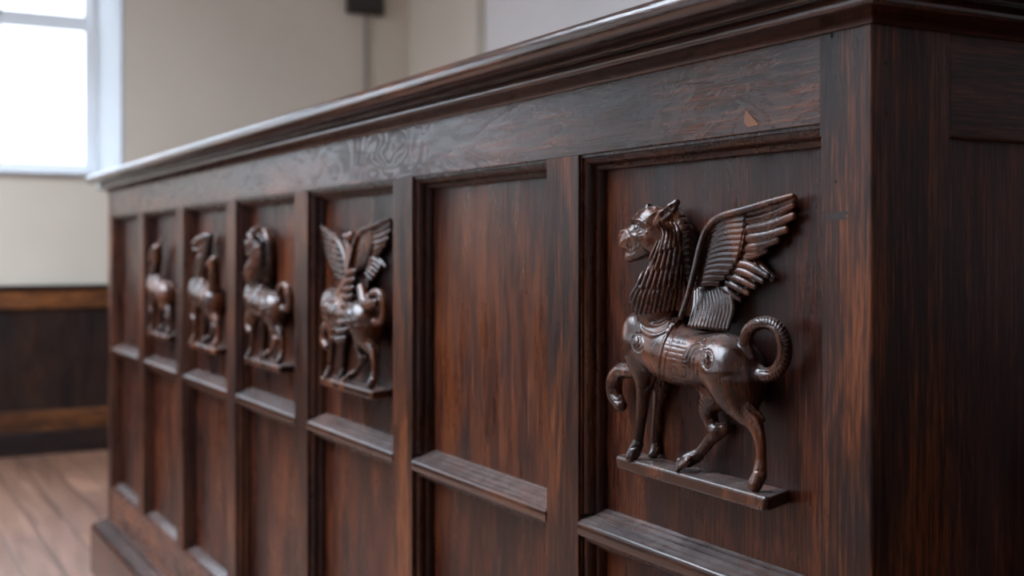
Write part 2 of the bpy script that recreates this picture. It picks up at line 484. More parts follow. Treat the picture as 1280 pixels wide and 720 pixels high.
# ------------------------------------------------------------------ the panelled counter
PITCH, OPW, ST = 0.416, 0.3516, 0.054
LEN = ST + 7 * PITCH - (PITCH - OPW) + ST
DEP = 0.66
REC = 0.028
ZTOP = EYE + 0.170            # top of the frame / underside of cornice
ZO = EYE + 0.098              # top of the upper openings
ZM1, ZM0 = EYE - 0.267, EYE - 0.291   # mid rail: top at the panel, bottom
ZB = EYE - 0.672              # bottom of the lower openings
root = bpy.data.objects.new('panelled_counter', None); scene.collection.objects.link(root)
root['label'] = 'long dark mahogany panelled counter with moulded top and a row of carved beasts'
root['category'] = 'counter'

# posts and stiles
def post(nm, dims, mat=M_POST): return boxo(nm, dims, mat, root, bevel=0.0010)


def corner_post(sx, sy):
    """sx, sy = +1/-1: which corner of the plan; only its outer arris is eased"""
    ox, oy = (0.0 if sx > 0 else -LEN), (0.0 if sy < 0 else DEP)
    r_ = 0.0032
    pl_ = [(ox - sx * ST, oy), (ox - sx * ST, oy - sy * 0.0815), (ox, oy - sy * 0.0815)]
    for q in range(6):
        a = q * math.pi / 10
        pl_.append((ox - sx * r_ * (1 - math.cos(a)), oy - sy * r_ * (1 - math.sin(a))))
    bm = bmesh.new()
    # the inner arris beside the panels carries a stopped chamfer
    ch = [(ox - sx * (ST - 0.0030), oy), (ox - sx * ST, oy - sy * 0.0030)] + pl_[1:]
    for poly_, z0_, z1_ in ((ch, 0.12, ZO - 0.010), (pl_, ZO - 0.010, ZTOP)):
        lo = [bm.verts.new((x, y, z0_)) for x, y in poly_]; hi = [bm.verts.new((x, y, z1_)) for x, y in poly_]
        n = len(poly_)
        for q in range(n): bm.faces.new([lo[q], lo[(q + 1) % n], hi[(q + 1) % n], hi[q]])
        bm.faces.new(lo[::-1]); bm.faces.new(hi)
    autosmooth(link('corner_post', bm, M_POST, root), 30)


corner_post(1, -1)
corner_post(-1, -1)
opens = []
for k in range(7):
    xr = -ST - k * PITCH; opens.append((xr - OPW, xr))
for k in range(6):
    post('stile', (opens[k + 1][1], opens[k][0], 0.0006, 0.045, ZB - 0.001, ZO + 0.001))
boxo('top_rail', (-LEN + ST, -ST, 0.0003, 0.045, ZO, ZTOP), M_RAIL, root, bevel=0.0006)
boxo('bottom_rail', (-LEN + ST, -ST, 0.0003, 0.045, 0.12, ZB), M_RAIL, root, bevel=0.0012)
# panels, mouldings and mid rails of each bay
MW = 0.0115


def frame_moulding(x0, x1, z0, z1, top=True):
    """stepped ovolo round the opening, mitred; open at the foot where the rail closes it"""
    prof = [(0.0, 0.0035), (0.0022, 0.0035), (0.0026, 0.006), (0.0045, 0.0065), (0.0068, 0.009), (0.0080, 0.013), (0.0082, 0.017),
            (0.0095, 0.0175), (MW, 0.0195), (MW, REC), (0.0, REC)]
    bm = bmesh.new()
    rings = []
    tz = 1.35
    for (cx_, cz_, sx, sz) in ((x0, z0, 1, 0), (x0, z1, 1, -1), (x1, z1, -1, -1), (x1, z0, -1, 0)):
        rings.append([bm.verts.new((cx_ + sx * s, d, cz_ + sz * s * tz)) for s, d in prof])
    n = len(prof)
    for a in range(3):
        for i in range(n):
            bm.faces.new([rings[a][i], rings[a][(i + 1) % n], rings[a + 1][(i + 1) % n], rings[a + 1][i]])
    bm.faces.new(rings[0][::-1]); bm.faces.new(rings[3])
    o = link('panel_moulding', bm, M_MOULDZ, root); autosmooth(o, 50)


def rail_prof(zt, face):
    """moulded weathering on top of a rail: panel line down to the rail face"""
    return [(REC, zt), (0.0262, zt - 0.0004), (0.0222, zt - 0.0024), (0.0216, zt - 0.0030), (0.0208, zt - 0.0031), (0.0150, zt - 0.0060), (0.0144, zt - 0.0066),
            (0.0136, zt - 0.0067), (0.0075, zt - 0.0096), (0.0068, zt - 0.0102), (0.0060, zt - 0.0103), (0.0020, zt - 0.0124), (0.0002, zt - 0.0138), (-0.0006, zt - 0.0152),
            (-0.0006, face + 0.002), (0.0002, face), (REC, face)]


for k, (x0, x1) in enumerate(opens):
    bm = bmesh.new(); box(bm, x0 - 0.004, x1 + 0.004, REC, REC + 0.014, ZM0 + 0.01, ZO + 0.004)
    link('upper_panel', bm, M_PANEL, root)
    bm = bmesh.new(); box(bm, x0 - 0.004, x1 + 0.004, REC, REC + 0.014, ZB - 0.004, ZM0 + 0.004)
    link('lower_panel', bm, M_PANEL, root)
    frame_moulding(x0, x1, ZM1 - 0.004, ZO)
    frame_moulding(x0, x1, ZB, ZM0)
    bm = bmesh.new(); prism(bm, rail_prof(ZM1 + 0.001, ZM0 - 0.001), x0, x1)
    autosmooth(link('mid_rail', bm, M_MOULD, root), 50)
    bm = bmesh.new(); prism(bm, rail_prof(ZB + 0.009, ZB - 0.003), x0 + 0.0005, x1 - 0.0005)
    autosmooth(link('sill_moulding', bm, M_MOULD, root), 50)

# right-hand end of the counter
for xs, nm in ((0, 1), (-LEN, -1)):
    xa, xb = (-0.03, -0.0006) if nm > 0 else (-LEN + 0.0006, -LEN + 0.03)
    ya, yb = 0.0815, DEP - 0.0815
    boxo('end_top_rail', (xa, xb, ya, yb, EYE + 0.0865, ZTOP), M_RAILY, root, bevel=0.002)
    boxo('end_bottom_rail', (xa, xb, ya, yb, 0.12, ZB), M_RAILY, root, bevel=0.002)
    pa, pb = (-0.025, -0.009) if nm > 0 else (-LEN + 0.009, -LEN + 0.025)
    boxo('end_panel', (pa, pb, ya - 0.004, yb + 0.004, ZB - 0.004, EYE + 0.0895), M_END, root)
corner_post(1, 1)
corner_post(-1, 1)
boxo('back_panel', (-LEN + ST, -ST, DEP - 0.03, DEP - 0.01, 0.12, ZTOP), M_END, root)


def ringsweep(nm, prof, mat, cap_top=False, cap_bot=False, bevel=0):
    """profile (e = outward offset, z) swept round the counter's plan, mitred at all four corners"""
    bm = bmesh.new(); rings = []
    for e, z in prof:
        rings.append([bm.verts.new(p) for p in ((-LEN - e, -e, z), (e, -e, z), (e, DEP + e, z), (-LEN - e, DEP + e, z))])
    for a in range(len(prof) - 1):
        for i in range(4):
            j = (i + 1) % 4
            bm.faces.new([rings[a][i], rings[a][j], rings[a + 1][j], rings[a + 1][i]])
    if cap_top: bm.faces.new(rings[-1])
    if cap_bot: bm.faces.new(rings[0][::-1])
    o = link(nm, bm, mat, root); autosmooth(o, 42)
    return o


E = EYE
ringsweep('cornice_moulding', [(-0.03, E + .166), (0.0, E + .166), (0.003, E + .1663), (0.0045, E + .1680), (0.008, E + .1705), (0.014, E + .1722), (0.0235, E + .1728), (0.0265, E + .1742), (0.0282, E + .1765),
                               (0.0282, E + .1790), (0.0268, E + .1820), (0.0243, E + .1848), (0.0212, E + .1868), (0.0195, E + .1875), (0.0195, E + .1895), (-0.03, E + .1895)], M_MOULD)
tp = [(-0.03, E + .189), (0.022, E + .189), (0.0225, E + .1905), (0.036, E + .1912)]
for i in range(11):
    a = -math.pi / 2 + i * math.pi / 10 * 0.97
    tp.append((0.0405 + 0.0130 * math.cos(a), E + .2046 + 0.0132 * math.sin(a)))
tp += [(0.030, E + .2180), (0.0, E + .2182)]
ringsweep('top_slab', tp, M_SLAB, cap_top=True, cap_bot=True)
pl = [(-0.02, 0.160), (0.0005, 0.160), (0.009, 0.1545), (0.010, 0.1525), (0.011, 0.1527), (0.020, 0.1475), (0.021, 0.1455), (0.022, 0.1457), (0.031, 0.1405), (0.032, 0.1385), (0.033, 0.1385),
      (0.038, 0.1350), (0.041, 0.130), (0.0415, 0.124), (0.0415, 0.0)]
ringsweep('plinth', pl, M_MOULD, cap_bot=True)

# scar, nail holes
def P_y(px, py, y):
    d = FWD + (px - CX) / FPX * RGT + (HY - py) / FPX * np.array([0, 0, 1.0])
    t = (y - CAM[1]) / d[1]
    return CAM + d * t


bm = bmesh.new()
pts = [P_y(a, b_, 0.0) for a, b_ in ((932, 138), (937, 142), (949, 156), (935, 159), (930, 152))]
lo = [bm.verts.new((p[0], 0.0004, p[2])) for p in pts]; hi = [bm.verts.new((p[0], -0.0003, p[2])) for p in pts]
for i in range(5): bm.faces.new([lo[i], lo[(i + 1) % 5], hi[(i + 1) % 5], hi[i]])
bm.faces.new(hi); bm.faces.new(lo[::-1])
link('varnish_scar', bm, M_CHIP, root, label='pale triangular chip in the varnish of the top rail')
for (px, py, onside, rr) in ((1107, 79, 1, 0.0016), (1134, 64, 1, 0.0008), (1045, 227, 0, 0.0012), (1040, 45, 0, 0.0016)):
    if onside: c = unproj_x(px, py, 0.0)
    else: c = P_y(px, py, 0.0)
    bm = bmesh.new()
    vs = []
    for a in range(10):
        ca, sa = rr * math.cos(a * math.pi / 5), rr * 1.1 * math.sin(a * math.pi / 5)
        vs.append(bm.verts.new((0.0003, c[1] + ca, c[2] + sa) if onside else (c[0] + ca, -0.0003, c[2] + sa)))
    r2 = [bm.verts.new((v.co.x - 0.001, v.co.y, v.co.z) if onside else (v.co.x, v.co.y + 0.001, v.co.z)) for v in vs]
    for i in range(10): bm.faces.new([vs[i], vs[(i + 1) % 10], r2[(i + 1) % 10], r2[i]])
    bm.faces.new(vs)
    link('nail_hole', bm, M_HOLE, root)


bm = bmesh.new()
pts = [P_y(a, b_, 0.0) for a, b_ in ((1029, 273), (1036, 268), (1046, 266), (1057, 263), (1062, 266), (1055, 270), (1061, 273), (1050, 275), (1038, 275))]
lo = [bm.verts.new((p[0], 0.0004, p[2])) for p in pts]; hi = [bm.verts.new((p[0], -0.00015, p[2])) for p in pts]
for i in range(9): bm.faces.new([lo[i], lo[(i + 1) % 9], hi[(i + 1) % 9], hi[i]])
bm.faces.new(hi); bm.faces.new(lo[::-1])
link('gouge', bm, M_GOUGE, root, label='dark ragged gouge across the corner post')


# ------------------------------------------------------------------ carvings (sculpted as distance fields, meshed with surface nets)
class Sculpt:
    """field over (x, d, z); d = distance out of the panel face"""
    def __init__(s, x0, x1, z0, z1, h, dmax=0.072, shift=0.0):
        s.h = h; s.o = np.array([x0, -0.002, z0]); s.shift = shift
        s.n = np.array([int((x1 - x0) / h) + 1, int((dmax + 0.002) / h) + 1, int((z1 - z0) / h) + 1])
        s.F = np.full(s.n, 0.02, np.float32); s.G = None
        s.ax = [s.o[i] + h * np.arange(s.n[i]) for i in range(3)]

    def P(s, px, py, dmm):
        """photo coordinates of the nearest bay -> point of the carving, at a given relief height"""
        p = P_y(px, py, REC - dmm / 1000.0)
        Z = float(np.dot(p - CAM, FWD))
        return np.array([p[0] - s.shift, dmm / 1000.0, p[2]]), Z / FPX

    def _sl(s, lo, hi):
        a = np.maximum(np.floor((lo - s.o) / s.h).astype(int), 0); b = np.minimum(np.ceil((hi - s.o) / s.h).astype(int) + 1, s.n)
        if np.any(b <= a): return None
        return tuple(slice(a[i], b[i]) for i in range(3))

    def segs(s, L, k=0.0, cut=False, sq=1.0):
        """L: list of (a, b, ra, rb) tapered rods, first united sharply, then blended into the field as one form"""
        if not L: return
        m = max(max(l[2], l[3]) for l in L) * max(1, 1 / sq) + abs(k) + 2.5 * s.h
        P = np.array([l[0] for l in L] + [l[1] for l in L])
        sl = s._sl(P.min(0) - m, P.max(0) + m)
        if sl is None: return
        q = np.full(tuple(x.stop - x.start for x in sl), 0.03, np.float32)
        for a, b, ra, rb in L:
            m = max(ra, rb) * max(1, 1 / sq) + abs(k) + 2.5 * s.h
            s2 = s._sl(np.minimum(a, b) - m, np.maximum(a, b) + m)
            if s2 is None: continue
            X = s.ax[0][s2[0]][:, None, None]; D = s.ax[1][s2[1]][None, :, None]; Z = s.ax[2][s2[2]][None, None, :]
            ab = b - a; LL = float(ab @ ab) + 1e-12
            t = np.clip(((X - a[0]) * ab[0] + (D - a[1]) * ab[1] + (Z - a[2]) * ab[2]) / LL, 0, 1)
            v = np.sqrt((X - a[0] - t * ab[0]) ** 2 + ((D - a[1] - t * ab[1]) * sq) ** 2 + (Z - a[2] - t * ab[2]) ** 2) - (ra + t * (rb - ra))
            loc = tuple(slice(s2[i].start - sl[i].start, s2[i].stop - sl[i].start) for i in range(3))
            q[loc] = np.minimum(q[loc], v)
        s._comb(sl, q, k, cut)

    def _comb(s, sl, q, k, cut):
        f = s.F[sl]
        if cut:
            if k > 0:
                hh = np.maximum(k - np.abs(f + q), 0) / k
                s.F[sl] = np.maximum(f, -q) + hh * hh * k / 4
            else: s.F[sl] = np.maximum(f, -q)
        else:
            if k > 0:
                hh = np.maximum(k - np.abs(f - q), 0) / k
                s.F[sl] = np.minimum(f, q) - hh * hh * k / 4
            else: s.F[sl] = np.minimum(f, q)

    def chain(s, pts, k=4.0, cut=False, sq=1.0):
        """pts: (px, py, d in mm, radius in px)"""
        W = [(s.P(p[0], p[1], p[2]), p[3]) for p in pts]
        W = [(w[0], w[1] * r) for w, r in W]
        if len(W) == 1: W.append(W[0])
        s.segs([(a, b, ra, rb) for (a, ra), (b, rb) in zip(W[:-1], W[1:])], k / 1000.0, cut, sq)

    def poly(s, pts, d0, d1, k=1.0, rnd=0.0015):
        """flat slab with a given outline, between two relief heights (mm)"""
        Q = np.array([s.P(x, y, (d0 + d1) / 2)[0][[0, 2]] for x, y in pts])
        lo = np.array([Q[:, 0].min(), d0 / 1000 - .004, Q[:, 1].min()]) - 0.004; hi = np.array([Q[:, 0].max(), d1 / 1000 + .004, Q[:, 1].max()]) + 0.004
        sl = s._sl(lo, hi)
        if sl is None: return
        X = s.ax[0][sl[0]][:, None]; Z = s.ax[2][sl[2]][None, :]
        dist = np.full((X.shape[0], Z.shape[1]), 9.0); inside = np.zeros(dist.shape, bool)
        n = len(Q)
        for i in range(n):
            a, b = Q[i], Q[(i + 1) % n]; e = b - a
            t = np.clip(((X - a[0]) * e[0] + (Z - a[1]) * e[1]) / (e @ e + 1e-12), 0, 1)
            dist = np.minimum(dist, np.hypot(X - a[0] - t * e[0], Z - a[1] - t * e[1]))
            if abs(e[1]) > 1e-12:
                c = ((a[1] > Z) != (b[1] > Z)) & (X < e[0] * (Z - a[1]) / e[1] + a[0])
                inside ^= c
        d2 = np.where(inside, -dist, dist)[:, None, :]
        D = s.ax[1][sl[1]][None, :, None]
        dy = np.abs(D - (d0 + d1) / 2000) - (d1 - d0) / 2000
        q = np.minimum(np.maximum(d2 + rnd, dy + rnd), 0) + np.sqrt(np.maximum(d2 + rnd, 0) ** 2 + np.maximum(dy + rnd, 0) ** 2) - rnd
        s._comb(sl, q.astype(np.float32), k / 1000.0, False)

    def hit(s, px, py):
        """where the line of sight through a photo point meets the sculpture"""
        d = np.arange(s.ax[1][-1] - s.h, 0.0, -s.h * 0.4)
        A = s.P(px, py, 0)[0]; B = s.P(px, py, 60)[0]
        pts = A[None] + (B - A)[None] * (d[:, None] / 0.06)
        idx = np.clip(np.round((pts - s.o) / s.h).astype(int), 0, s.n - 1)
        G = s.F if s.G is None else s.G
        v = G[idx[:, 0], idx[:, 1], idx[:, 2]]
        w = np.nonzero(v < 0)[0]
        if len(w) == 0: return None
        i = w[0]
        if i > 0:
            f = v[i - 1] / (v[i - 1] - v[i] + 1e-9); return pts[i - 1] * (1 - f) + pts[i] * f
        return pts[i]

    def strokes(s, lines, cut=False, k=0.5, sink=0.25, sub=5):
        """lines: list of [(px,py,r_px),...] laid on the surface as it is before any of them is cut or raised"""
        todo = []
        for ln in lines:
            P = catmull([np.array(p, float) for p in ln], sub)
            W = []
            for p in P:
                hh = s.hit(p[0], p[1])
                if hh is None: W.append(None); continue
                sc = s.P(p[0], p[1], hh[1] * 1000)[1]
                r = p[2] * sc
                view = np.array([0.80, 0.60, 0.0]) * 0.5 + np.array([0.1, 0.5, 0])   # lift / sink along the mean surface direction
                view /= np.linalg.norm(view)
                W.append((hh - view * (r * sink if not cut else -r * sink), r))
            todo.append(W)
        for W in todo:
            s.segs([(a[0], b[0], a[1], b[1]) for a, b in zip(W[:-1], W[1:])
                    if a is not None and b is not None and np.linalg.norm(a[0] - b[0]) < 0.016], k / 1000.0, cut)

    def mesh(s, name, parent, mat, dmin=0.0):
        F = s.F.copy()
        D = s.ax[1][None, :, None]
        F = np.maximum(F, (dmin - D)).astype(np.float32)            # flat back on the panel
        F[:, 0, :] = 0.01; F[0] = 0.01; F[-1] = 0.01; F[:, -1] = 0.01; F[:, :, 0] = 0.01; F[:, :, -1] = 0.01
        ins = F < 0
        nx, ny, nz = F.shape
        c = ins[:-1, :-1, :-1].astype(np.int8)
        cnt = np.zeros((nx - 1, ny - 1, nz - 1), np.int8)
        for i in (0, 1):
            for j in (0, 1):
                for l in (0, 1): cnt += ins[i:nx - 1 + i, j:ny - 1 + j, l:nz - 1 + l]
        act = (cnt > 0) & (cnt < 8)
        ci = np.argwhere(act)
        vid = np.full(act.shape, -1, np.int64); vid[act] = np.arange(len(ci))
        acc = np.zeros((len(ci), 3)); num = np.zeros(len(ci))
        corners = [(i, j, l) for i in (0, 1) for j in (0, 1) for l in (0, 1)]
        val = {c_: F[ci[:, 0] + c_[0], ci[:, 1] + c_[1], ci[:, 2] + c_[2]] for c_ in corners}
        for c_ in corners:
            for a in range(3):
                if c_[a] == 1: continue
                c2 = list(c_); c2[a] = 1; c2 = tuple(c2)
                v0, v1 = val[c_], val[c2]
                m = (v0 < 0) != (v1 < 0)
                t = np.where(m, v0 / np.where(m, v0 - v1, 1), 0)
                p = np.tile(np.array(c_, float), (len(ci), 1)); p[:, a] += t
                acc[m] += p[m]; num[m] += 1
        V = (ci + acc / num[:, None]) * s.h + s.o
        quads = []
        for a in range(3):
            b, c_ = (a + 1) % 3, (a + 2) % 3
            sl0 = [slice(None)] * 3; sl1 = [slice(None)] * 3
            sl0[a] = slice(0, -1); sl1[a] = slice(1, None)
            e = ins[tuple(sl0)] != ins[tuple(sl1)]
            ed = np.argwhere(e)
            ok = (ed[:, b] > 0) & (ed[:, c_] > 0); ed = ed[ok]
            flip = ins[tuple(ed.T)]
            ub = np.zeros(3, int); ub[b] = 1; uc = np.zeros(3, int); uc[c_] = 1
            q = np.stack([vid[tuple((ed - ub - uc).T)], vid[tuple((ed - uc).T)], vid[tuple(ed.T)], vid[tuple((ed - ub).T)]], 1)
            q[~flip] = q[~flip][:, ::-1]
            quads.append(q)
        Q = np.concatenate(quads)
        V[:, 0] += s.shift
        W = np.stack([V[:, 0], REC + 0.0 - V[:, 1], V[:, 2]], 1)
        Q = Q[:, ::-1]
        me = bpy.data.meshes.new(name)
        me.vertices.add(len(W)); me.vertices.foreach_set('co', W.astype(np.float32).ravel())
        me.loops.add(Q.size); me.loops.foreach_set('vertex_index', Q.astype(np.int32).ravel())
        me.polygons.add(len(Q)); me.polygons.foreach_set('loop_start', np.arange(0, Q.size, 4, dtype=np.int32)); me.polygons.foreach_set('loop_total', np.full(len(Q), 4, np.int32))
        me.polygons.foreach_set('use_smooth', np.ones(len(Q), bool))
        me.update(calc_edges=True)
        me.materials.append(mat)
        o = bpy.data.objects.new(name, me); scene.collection.objects.link(o)
        o.parent = parent
        sm = o.modifiers.new('smooth', 'SMOOTH'); sm.factor = 0.5; sm.iterations = 3 if s.h < 0.001 else 1
        return o


def catmull(P, sub):
    if len(P) < 3: return [P[0] + (P[1] - P[0]) * t for t in np.linspace(0, 1, sub + 1)]
    Q = [2 * P[0] - P[1]] + P + [2 * P[-1] - P[-2]]
    out = []
    for i in range(1, len(Q) - 2):
        for j in range(sub):
            t = j / sub
            a, b, c, d = Q[i - 1:i + 3]
            out.append(0.5 * ((2 * b) + (c - a) * t + (2 * a - 5 * b + 4 * c - d) * t * t + (3 * b - a - 3 * c + d) * t ** 3))
    out.append(P[-1])
    return out


def curve_chain(pts, sub=4): return [tuple(p) for p in catmull([np.array(p, float) for p in pts], sub)]


def fan(a0, a1, m0, m1, b0, b1, n, r0, rm, r1, jit=0.0):
    """n strands between two border strands, each through start, middle, end"""
    out = []
    for i in range(n):
        t = i / (n - 1)
        j = random.uniform(-jit, jit)
        f = lambda u, v: (u[0] + (v[0] - u[0]) * t + j, u[1] + (v[1] - u[1]) * t)
        out.append([(*f(a0, a1), r0), (*f(m0, m1), rm), (*f(b0, b1), r1)])
    return out


def body(S, tail=True, detail=True, head=True):
    # trunk
    S.chain(curve_chain([(806, 424, 21, 27), (828, 436, 21, 33), (855, 446, 21, 37), (885, 452, 21, 36), (912, 458, 22, 40), (922, 474, 22, 37)], 8), 10)
    S.chain([(800, 412, 21, 20), (804, 440, 22, 24)], 8)
    S.chain([(800, 406, 23, 15), (820, 407, 24, 15), (845, 410, 22, 14)], 8)
    # fore legs
    S.chain(curve_chain([(806, 448, 23, 23), (805, 472, 25, 13), (804, 496, 26, 8.8), (801, 526, 26, 7.2), (797, 555, 27, 6)]), 6)
    S.chain([(797, 556, 27, 7.5), (793, 565, 29, 8.5), (789, 571, 32, 7.5)], 2)
    S.chain(curve_chain([(830, 460, 10, 16), (824, 500, 5, 9), (820, 540, 4, 7), (820, 562, 4, 7)]), 6)
    S.chain([(820, 562, 5, 7), (816, 569, 9, 6)], 2)
    # raised ornamental paw at the chest
    S.chain(curve_chain([(804, 458, 22, 11), (790, 464, 18, 9.5), (776, 464, 16, 10), (768, 477, 16, 10.5), (769, 494, 16, 10), (776, 507, 17, 8)]), 3)
    # near hind leg
    S.chain(curve_chain([(920, 468, 23, 38), (923, 492, 24, 28), (932, 514, 25, 17), (945, 533, 25, 10), (951, 556, 25, 7), (951, 582, 25, 6.5)]), 7)
    S.chain([(951, 580, 25, 7), (949, 595, 27, 9.5), (944, 605, 30, 9.5)], 2)
    # far hind leg: stifle forward, hock behind, paw forward
    S.chain(curve_chain([(900, 484, 14, 26), (886, 510, 13, 13), (890, 530, 12, 9.5), (895, 541, 12, 8.5)]), 6)
    S.chain([(879, 500, 16, 7.5), (884, 518, 15, 8)], 3)
    S.chain(curve_chain([(896, 538, 12, 9), (884, 555, 14, 7.5), (871, 571, 16, 7)]), 3)
    S.chain([(906, 536, 8, 8), (896, 541, 10, 9)], 4)
    S.chain([(870, 570, 17, 8.5), (860, 575, 20, 9.5)], 2)
    for q in range(3): S.chain([(864 - 2 * q, 571 + 3 * q, 19 + 5 * q, 5), (850 - 0.5 * q, 576 + 4 * q, 22 + 5 * q, 4.5), (846 + 0.5 * q, 582 + 3 * q, 24 + 5 * q, 3)], 0.5)
    if tail:
        S.chain(curve_chain([(938, 446, 22, 9), (932, 428, 24, 8.5), (938, 411, 25, 8.5), (956, 403, 24, 8.5), (973, 411, 22, 9), (981, 430, 20, 9.5), (979, 451, 18, 9.5), (968, 466, 18, 9.5), (952, 469, 20, 9.5), (940, 460, 22, 9)], 5), 2)
        S.chain(curve_chain([(931, 422, 18, 6), (936, 442, 18, 6.5), (946, 460, 18, 7), (958, 470, 18, 8)]), 3)
    if not detail: return
    # muscle and ornament detail
    S.strokes([[(853, 397, 2.6), (838, 412, 2.6), (829, 432, 2.6), (824, 458, 2.6), (824, 482, 2)],
               [(799, 400, 2.6), (804, 413, 3.2), (817, 420, 3.6), (832, 415, 3.0), (842, 402, 2.2)],
               [(800, 396, 2), (812, 406, 2.6), (826, 406, 2.6), (838, 398, 2)]], k=1.0, sink=0.2)
    S.strokes([[(858, 398, 1.4), (844, 414, 1.4), (835, 436, 1.4), (831, 460, 1.4), (830, 478, 1.2)]], cut=True, k=0.8, sink=0.2)
    # shoulder boss and hip boss with their rings
    for cx_, cy_, rx, ry in ((797, 428, 7.5, 11.5), (884, 449, 6.5, 12)):
        ring = [(cx_ + rx * math.cos(a), cy_ + ry * math.sin(a), 1.7) for a in np.linspace(0.4, 2 * math.pi + 0.2, 14)]
        S.strokes([ring], cut=True, k=0.8, sink=0.1, sub=2)
        S.strokes([[(cx_ - 1, cy_ - 5, 3.8), (cx_, cy_, 5.2), (cx_ + 1, cy_ + 5, 3.8)]], k=1.0, sink=0.55)
    S.strokes([[(798, 421, 0.9), (801, 428, 0.9), (798, 434, 0.9), (795, 431, 0.9)], [(886, 445, 1.0), (889, 451, 1.0), (886, 457, 1.0)]], cut=True, k=0.4, sink=0.1)
    # flank leaf before the thigh
    S.strokes([[(857, 468, 1.6), (858, 448, 2.2), (866, 432, 2.6), (876, 429, 2.4), (881, 436, 1.8)],
               [(868, 472, 1.4), (866, 454, 2.0), (871, 440, 2.0), (878, 437, 1.4)]], k=0.8, sink=0.3)
    S.strokes([[(862, 470, 1.3), (862, 450, 1.8), (869, 436, 1.6)]], cut=True, k=0.6, sink=0.2)
    # thigh outline
    S.strokes([[(880, 424, 1.2), (874, 446, 1.6), (872, 468, 1.8), (874, 488, 1.8)]], cut=True, k=1.6, sink=0.1)
    # ribs of the barrel and the fringe under it
    S.strokes([[(831, 424 + 7 * i, 0.7), (845, 427 + 7 * i, 1.0), (857, 430 + 7 * i, 0.6)] for i in range(8)], cut=True, k=0.5, sink=0.15)
    S.strokes([[(826, 477, 2.0), (842, 484, 2.2), (860, 488, 2.2), (873, 487, 1.8)]], k=0.6, sink=0.2, sub=4)
    S.strokes([[(828 + 4.4 * i, 472 + 1.4 * i, 0.7), (827 + 4.4 * i, 482 + 1.0 * i, 0.9)] for i in range(10)], cut=True, k=0.3, sink=0.1, sub=2)
    # knee, hooves, toes
    S.strokes([[(812, 455, 1.5), (818, 468, 2.2), (813, 482, 2.4), (807, 490, 1.2)]], k=1.0, sink=0.3)
    S.strokes([[(789, 560, 1.2), (797, 559, 1.2), (804, 562, 1.2)], [(942, 588, 1.3), (952, 589, 1.3), (961, 590, 1.3)],
               [(866, 566, 1.0), (856, 573, 1.2), (847, 584, 1.0)], [(869, 571, 1.0), (860, 578, 1.2), (853, 587, 1.0)], [(863, 562, 1.0), (852, 569, 1.2), (844, 579, 1.0)]], cut=True, k=0.4, sink=0.2)
    S.strokes([[(941, 596, 0.9), (938, 604, 1.2), (936, 612, 1.0)], [(949, 598, 0.9), (947, 606, 1.1), (944, 614, 0.9)], [(788, 566, 0.9), (786, 572, 1.0), (785, 577, 0.8)]], cut=True, k=0.3, sink=0.3)
    # leaf of hair hanging at the hock
    S.strokes([[(936, 506, 2.0), (947, 515, 3.0), (955, 528, 3.4), (959, 546, 1.6)], [(946, 500, 1.6), (955, 512, 2.6), (961, 524, 3.0), (964, 538, 1.2)],
               [(934, 514, 1.6), (944, 524, 2.6), (950, 538, 2.6), (952, 550, 1.0)]], k=0.8, sink=0.1)
    # curls of the raised paw
    S.strokes([[(778 + 2 * i, 456 + 0.8 * i, 0.9), (781 + 2 * i, 463 + i, 1.1), (780 + 2 * i, 472 + i, 0.9)] for i in range(4)], cut=True, k=0.4, sink=0.1)
    S.strokes([[(763, 480, 1.0), (770, 484, 1.3), (776, 482, 1.0)], [(764, 492, 1.0), (771, 495, 1.2), (777, 492, 0.9)], [(768, 501, 0.9), (775, 502, 1.0)]], cut=True, k=0.4, sink=0.1)
    if tail:
        ln = []
        for i in range(22):
            a = -1.9 + i * 0.155
            c, s_ = math.cos(a), math.sin(a)
            ln.append([(957 + 23 * c, 436 + 31 * s_, 0.9), (957 + 29.5 * c, 436 + 39 * s_, 1.3), (957 + 33 * c, 436 + 43 * s_, 1.2)])
        S.strokes(ln, cut=True, k=0.4, sink=0.1, sub=3)
        S.strokes([[(957 + 22 * math.cos(a), 436 + 30 * math.sin(a), 1.2) for a in np.linspace(-1.9, 1.9, 10)]], cut=True, k=0.5, sink=0.1, sub=3)


